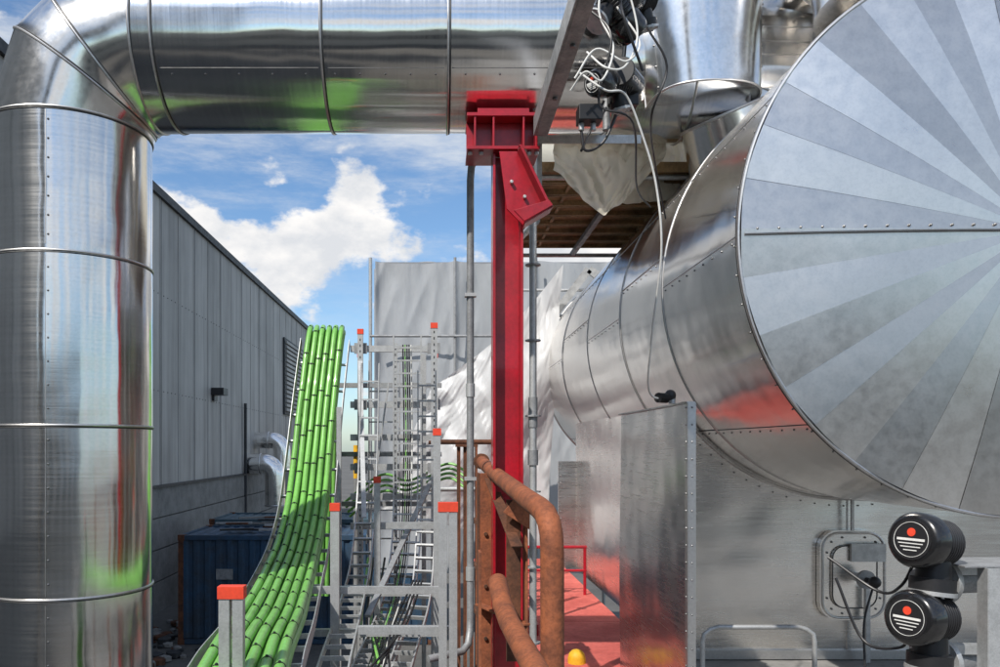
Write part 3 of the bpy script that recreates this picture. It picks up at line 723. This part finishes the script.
# ------------------------------------------------------------ containers
def container(name, x0,y0,mat, L=6.06,Wd=2.44,Hc=2.6):
    f=Obj(name); z0=-4.7; z1=z0+Hc
    def corr(ax0,ax1,fn,n):
        vs=[];prof=[]
        for k in range(n):
            a=ax0+(ax1-ax0)*k/n; s_=(ax1-ax0)/n
            prof+=[(a,0),(a+s_*.35,0),(a+s_*.5,.04),(a+s_*.85,.04)]
        prof.append((ax1,0)); m_=len(prof)
        for q in (0,1):
            for a,dd in prof: vs.append(fn(a,dd,q))
        f.faces('corrugated_panel', mat, vs,[(k,k+1,m_+k+1,m_+k) for k in range(m_-1)],1,False)
    corr(x0+.1,x0+L-.1,lambda a,dd,q:(a,y0+.02+dd,z0+.15+(Hc-.27)*q),22)
    corr(x0+.1,x0+L-.1,lambda a,dd,q:(a,y0+Wd-.02-dd,z0+.15+(Hc-.27)*q),22)
    corr(x0+.1,x0+L-.1,lambda a,dd,q:(a,y0+.08+(Wd-.16)*q,z1-.03-dd*.5),22)
    corr(y0+.1,y0+Wd-.1,lambda a,dd,q:(x0+L-.02-dd,a,z0+.15+(Hc-.27)*q),9)
    corr(y0+.1,y0+Wd-.1,lambda a,dd,q:(x0+.02+dd,a,z0+.15+(Hc-.27)*q),9)
    for x in (x0,x0+L-.12):
        for y in (y0,y0+Wd-.12): f.box('corner_post', RUSTD if x==x0 else mat,x,x+.12,y,y+.12,z0+.12,z1-.12); f.box('corner_casting', RUSTD,x-.01,x+.15,y-.01,y+.15,z1-.12,z1+.01); f.box('corner_casting', RUSTD,x-.01,x+.15,y-.01,y+.15,z0,z0+.12)
    for y in (y0,y0+Wd-.08):
        for z in (z0+.02,z1-.11): f.box('side_rail', mat,x0+.15,x0+L-.15,y,y+.08,z,z+.11)
    for x in (x0,x0+L-.08):
        for z in (z0+.02,z1-.11): f.box('end_rail', mat,x,x+.08,y0+.15,y0+Wd-.15,z,z+.11)
    f.box('floor', DKGREY,x0+.1,x0+L-.1,y0+.1,y0+Wd-.1,z0+.1,z0+.14)
    f.box('placard', GALVD,x0+.9,x0+1.3,y0+.004,y0+.014,z0+1.55,z0+1.80)
    return f
container('shipping_container',-6.15,19,CONTBLUE).done()
container('shipping_container',-6.6,23.2,CONTGREY).done()
f = Obj('scrap_lumber_pile')
random.seed(3)
for k in range(22):
    x=-5.8+random.random()*2.2; y=19.3+random.random()*1.4; a=random.uniform(-.5,.5); l=random.uniform(.5,1.3)
    f.beam('boards', random.choice([DKGREY,RUSTD,GALVD,CONC]),(x,y,-2.06+k*.012),(x+l*math.cos(a),y+l*math.sin(a),-2.06+k*.012),.14,.04)
f.done()
f = Obj('rubble_pile')
random.seed(5)
for k in range(160):
    x=random.gauss(-6.8,.5); y=random.gauss(17.5,1.5); r_=random.uniform(.05,.2)
    f.ball('lumps', random.choice([CONC,RUSTD,DKGREY]),(x,y,-4.7+r_*.4),r_,(1,random.uniform(.6,1.3),random.uniform(.4,.8)),6)
f.done()
f = Obj('beige_process_building')
f.box('walls', BEIGE,-2.5,14,58,72,-4.7,3.2); f.box('roof_edge', DKGREY,-2.7,14.2,57.8,72.2,3.2,3.6)
for k in range(5): f.box('windows', DKGREY,-1+k*3,.3+k*3,57.95,57.99,.4,1.8)
f.done()
f = Obj('reflection_building')  # unseen block added behind the camera to be mirrored in the cladding
f.box('walls', BEIGE,-16,14,-34,-18,-4.7,2.2,.1); f.box('roof_edge', DKGREY,-16.2,14.2,-34.2,-17.8,2.2,2.6)
for k in range(7): f.box('windows', DKGREY,-12+k*3.6,-10+k*3.6,-17.99,-17.95,-2,0)
f.done()
f = Obj('reflection_stack')  # unseen stack added behind the camera for bands reflected in the pipes
f.cyl('stack', CONC,(-7,-14,-4.7),(-7,-14,14),1.3,1.0,n=32); f.cyl('cap', DKGREY,(-7,-14,14),(-7,-14,14.4),1.15,n=32); f.done()

# ------------------------------------------------------------ sun + sky
elev, az = 47, 218    # azimuth measured clockwise from +Y
sd = Vector((math.sin(rad(az))*math.cos(rad(elev)), math.cos(rad(az))*math.cos(rad(elev)), math.sin(rad(elev))))
L = bpy.data.lights.new('sun','SUN'); L.energy=5.0; L.angle=rad(.5); L.color=(1,.95,.88)
lo = bpy.data.objects.new('sun',L); sc.collection.objects.link(lo); lo.rotation_euler = sd.to_track_quat('Z','Y').to_euler(); lo.location=(0,0,30)
wd = bpy.data.worlds.new('World'); sc.world=wd; wd.use_nodes=True; nt=wd.node_tree
bg=nt.nodes['Background']; bg.inputs['Strength'].default_value=.15
sky=N(nt,'ShaderNodeTexSky',sky_type='NISHITA'); sky.sun_disc=False; sky.sun_elevation=rad(elev); sky.sun_rotation=rad(az); sky.ozone_density=2.2; sky.air_density=1.0; sky.dust_density=.6
tc=N(nt,'ShaderNodeTexCoord'); sep=N(nt,'ShaderNodeSeparateXYZ'); nt.links.new(tc.outputs['Generated'],sep.inputs[0])
def wn(scale,vec,loc,detail=8,rough=.58):
    mp=N(nt,'ShaderNodeMapping'); mp.inputs['Scale'].default_value=vec; mp.inputs['Location'].default_value=loc
    n=N(nt,'ShaderNodeTexNoise'); n.inputs['Scale'].default_value=scale; n.inputs['Detail'].default_value=detail; n.inputs['Roughness'].default_value=rough
    nt.links.new(tc.outputs['Generated'],mp.inputs[0]); nt.links.new(mp.outputs[0],n.inputs['Vector']); return n
def mr(src,a,b2,c_,d_):
    n=N(nt,'ShaderNodeMapRange'); n.interpolation_type='SMOOTHSTEP'
    for i,v in enumerate((a,b2,c_,d_)): n.inputs[1+i].default_value=v
    nt.links.new(src,n.inputs[0]); return n.outputs[0]
def mth(op,a,b2):
    n=N(nt,'ShaderNodeMath',operation=op)
    for i,v in enumerate((a,b2)):
        if isinstance(v,(int,float)): n.inputs[i].default_value=v
        else: nt.links.new(v,n.inputs[i])
    return n.outputs[0]
cum=wn(7.5,(1,1,1.5),(2.3,.4,.26),10,.56); sh=wn(14,(1,1,1.7),(2.3,.4,.34),6)
band=mth('MULTIPLY',mr(sep.outputs['Z'],.12,.18,0,1),mr(sep.outputs['Z'],.25,.32,1,0))
dens=mth('ADD',cum.outputs['Fac'],mth('MULTIPLY',band,.15))
cm=mr(dens,.575,.655,0,1)
cir=wn(3.4,(1,1,4.5),(.7,3,1),10,.66); cim=mth('MULTIPLY',mr(cir.outputs['Fac'],.38,.70,0,.85),mr(sep.outputs['Z'],.2,.34,.25,1))
shc=ramp(nt,sh.outputs['Fac'],[(.35,(6.9,6.75,6.6)),(.62,(5.0,5.15,5.4))])
tint=N(nt,'ShaderNodeMix',data_type='RGBA',blend_type='MULTIPLY'); tint.inputs[0].default_value=1; nt.links.new(sky.outputs[0],tint.inputs[6]); tint.inputs[7].default_value=(.80,.95,1.05,1)
m1=N(nt,'ShaderNodeMix',data_type='RGBA'); nt.links.new(cim,m1.inputs[0]); nt.links.new(tint.outputs[2],m1.inputs[6]); m1.inputs[7].default_value=(5.4,5.6,5.8,1)
m2=N(nt,'ShaderNodeMix',data_type='RGBA'); nt.links.new(cm,m2.inputs[0]); nt.links.new(m1.outputs[2],m2.inputs[6]); nt.links.new(shc.outputs[0],m2.inputs[7])
nt.links.new(m2.outputs[2],bg.inputs['Color'])

# ------------------------------------------------------------ camera
cd=bpy.data.cameras.new('camera'); cam=bpy.data.objects.new('camera',cd); sc.collection.objects.link(cam)
cam.location=(0,0,H); cam.rotation_euler=(rad(90),0,0); cd.sensor_width=36; cd.lens=28.8; cd.shift_x=.063; cd.shift_y=.1135; cd.clip_end=3000; cd.clip_start=.05
sc.camera=cam
sc.view_settings.view_transform='Standard'; sc.view_settings.look='None'; sc.view_settings.exposure=0
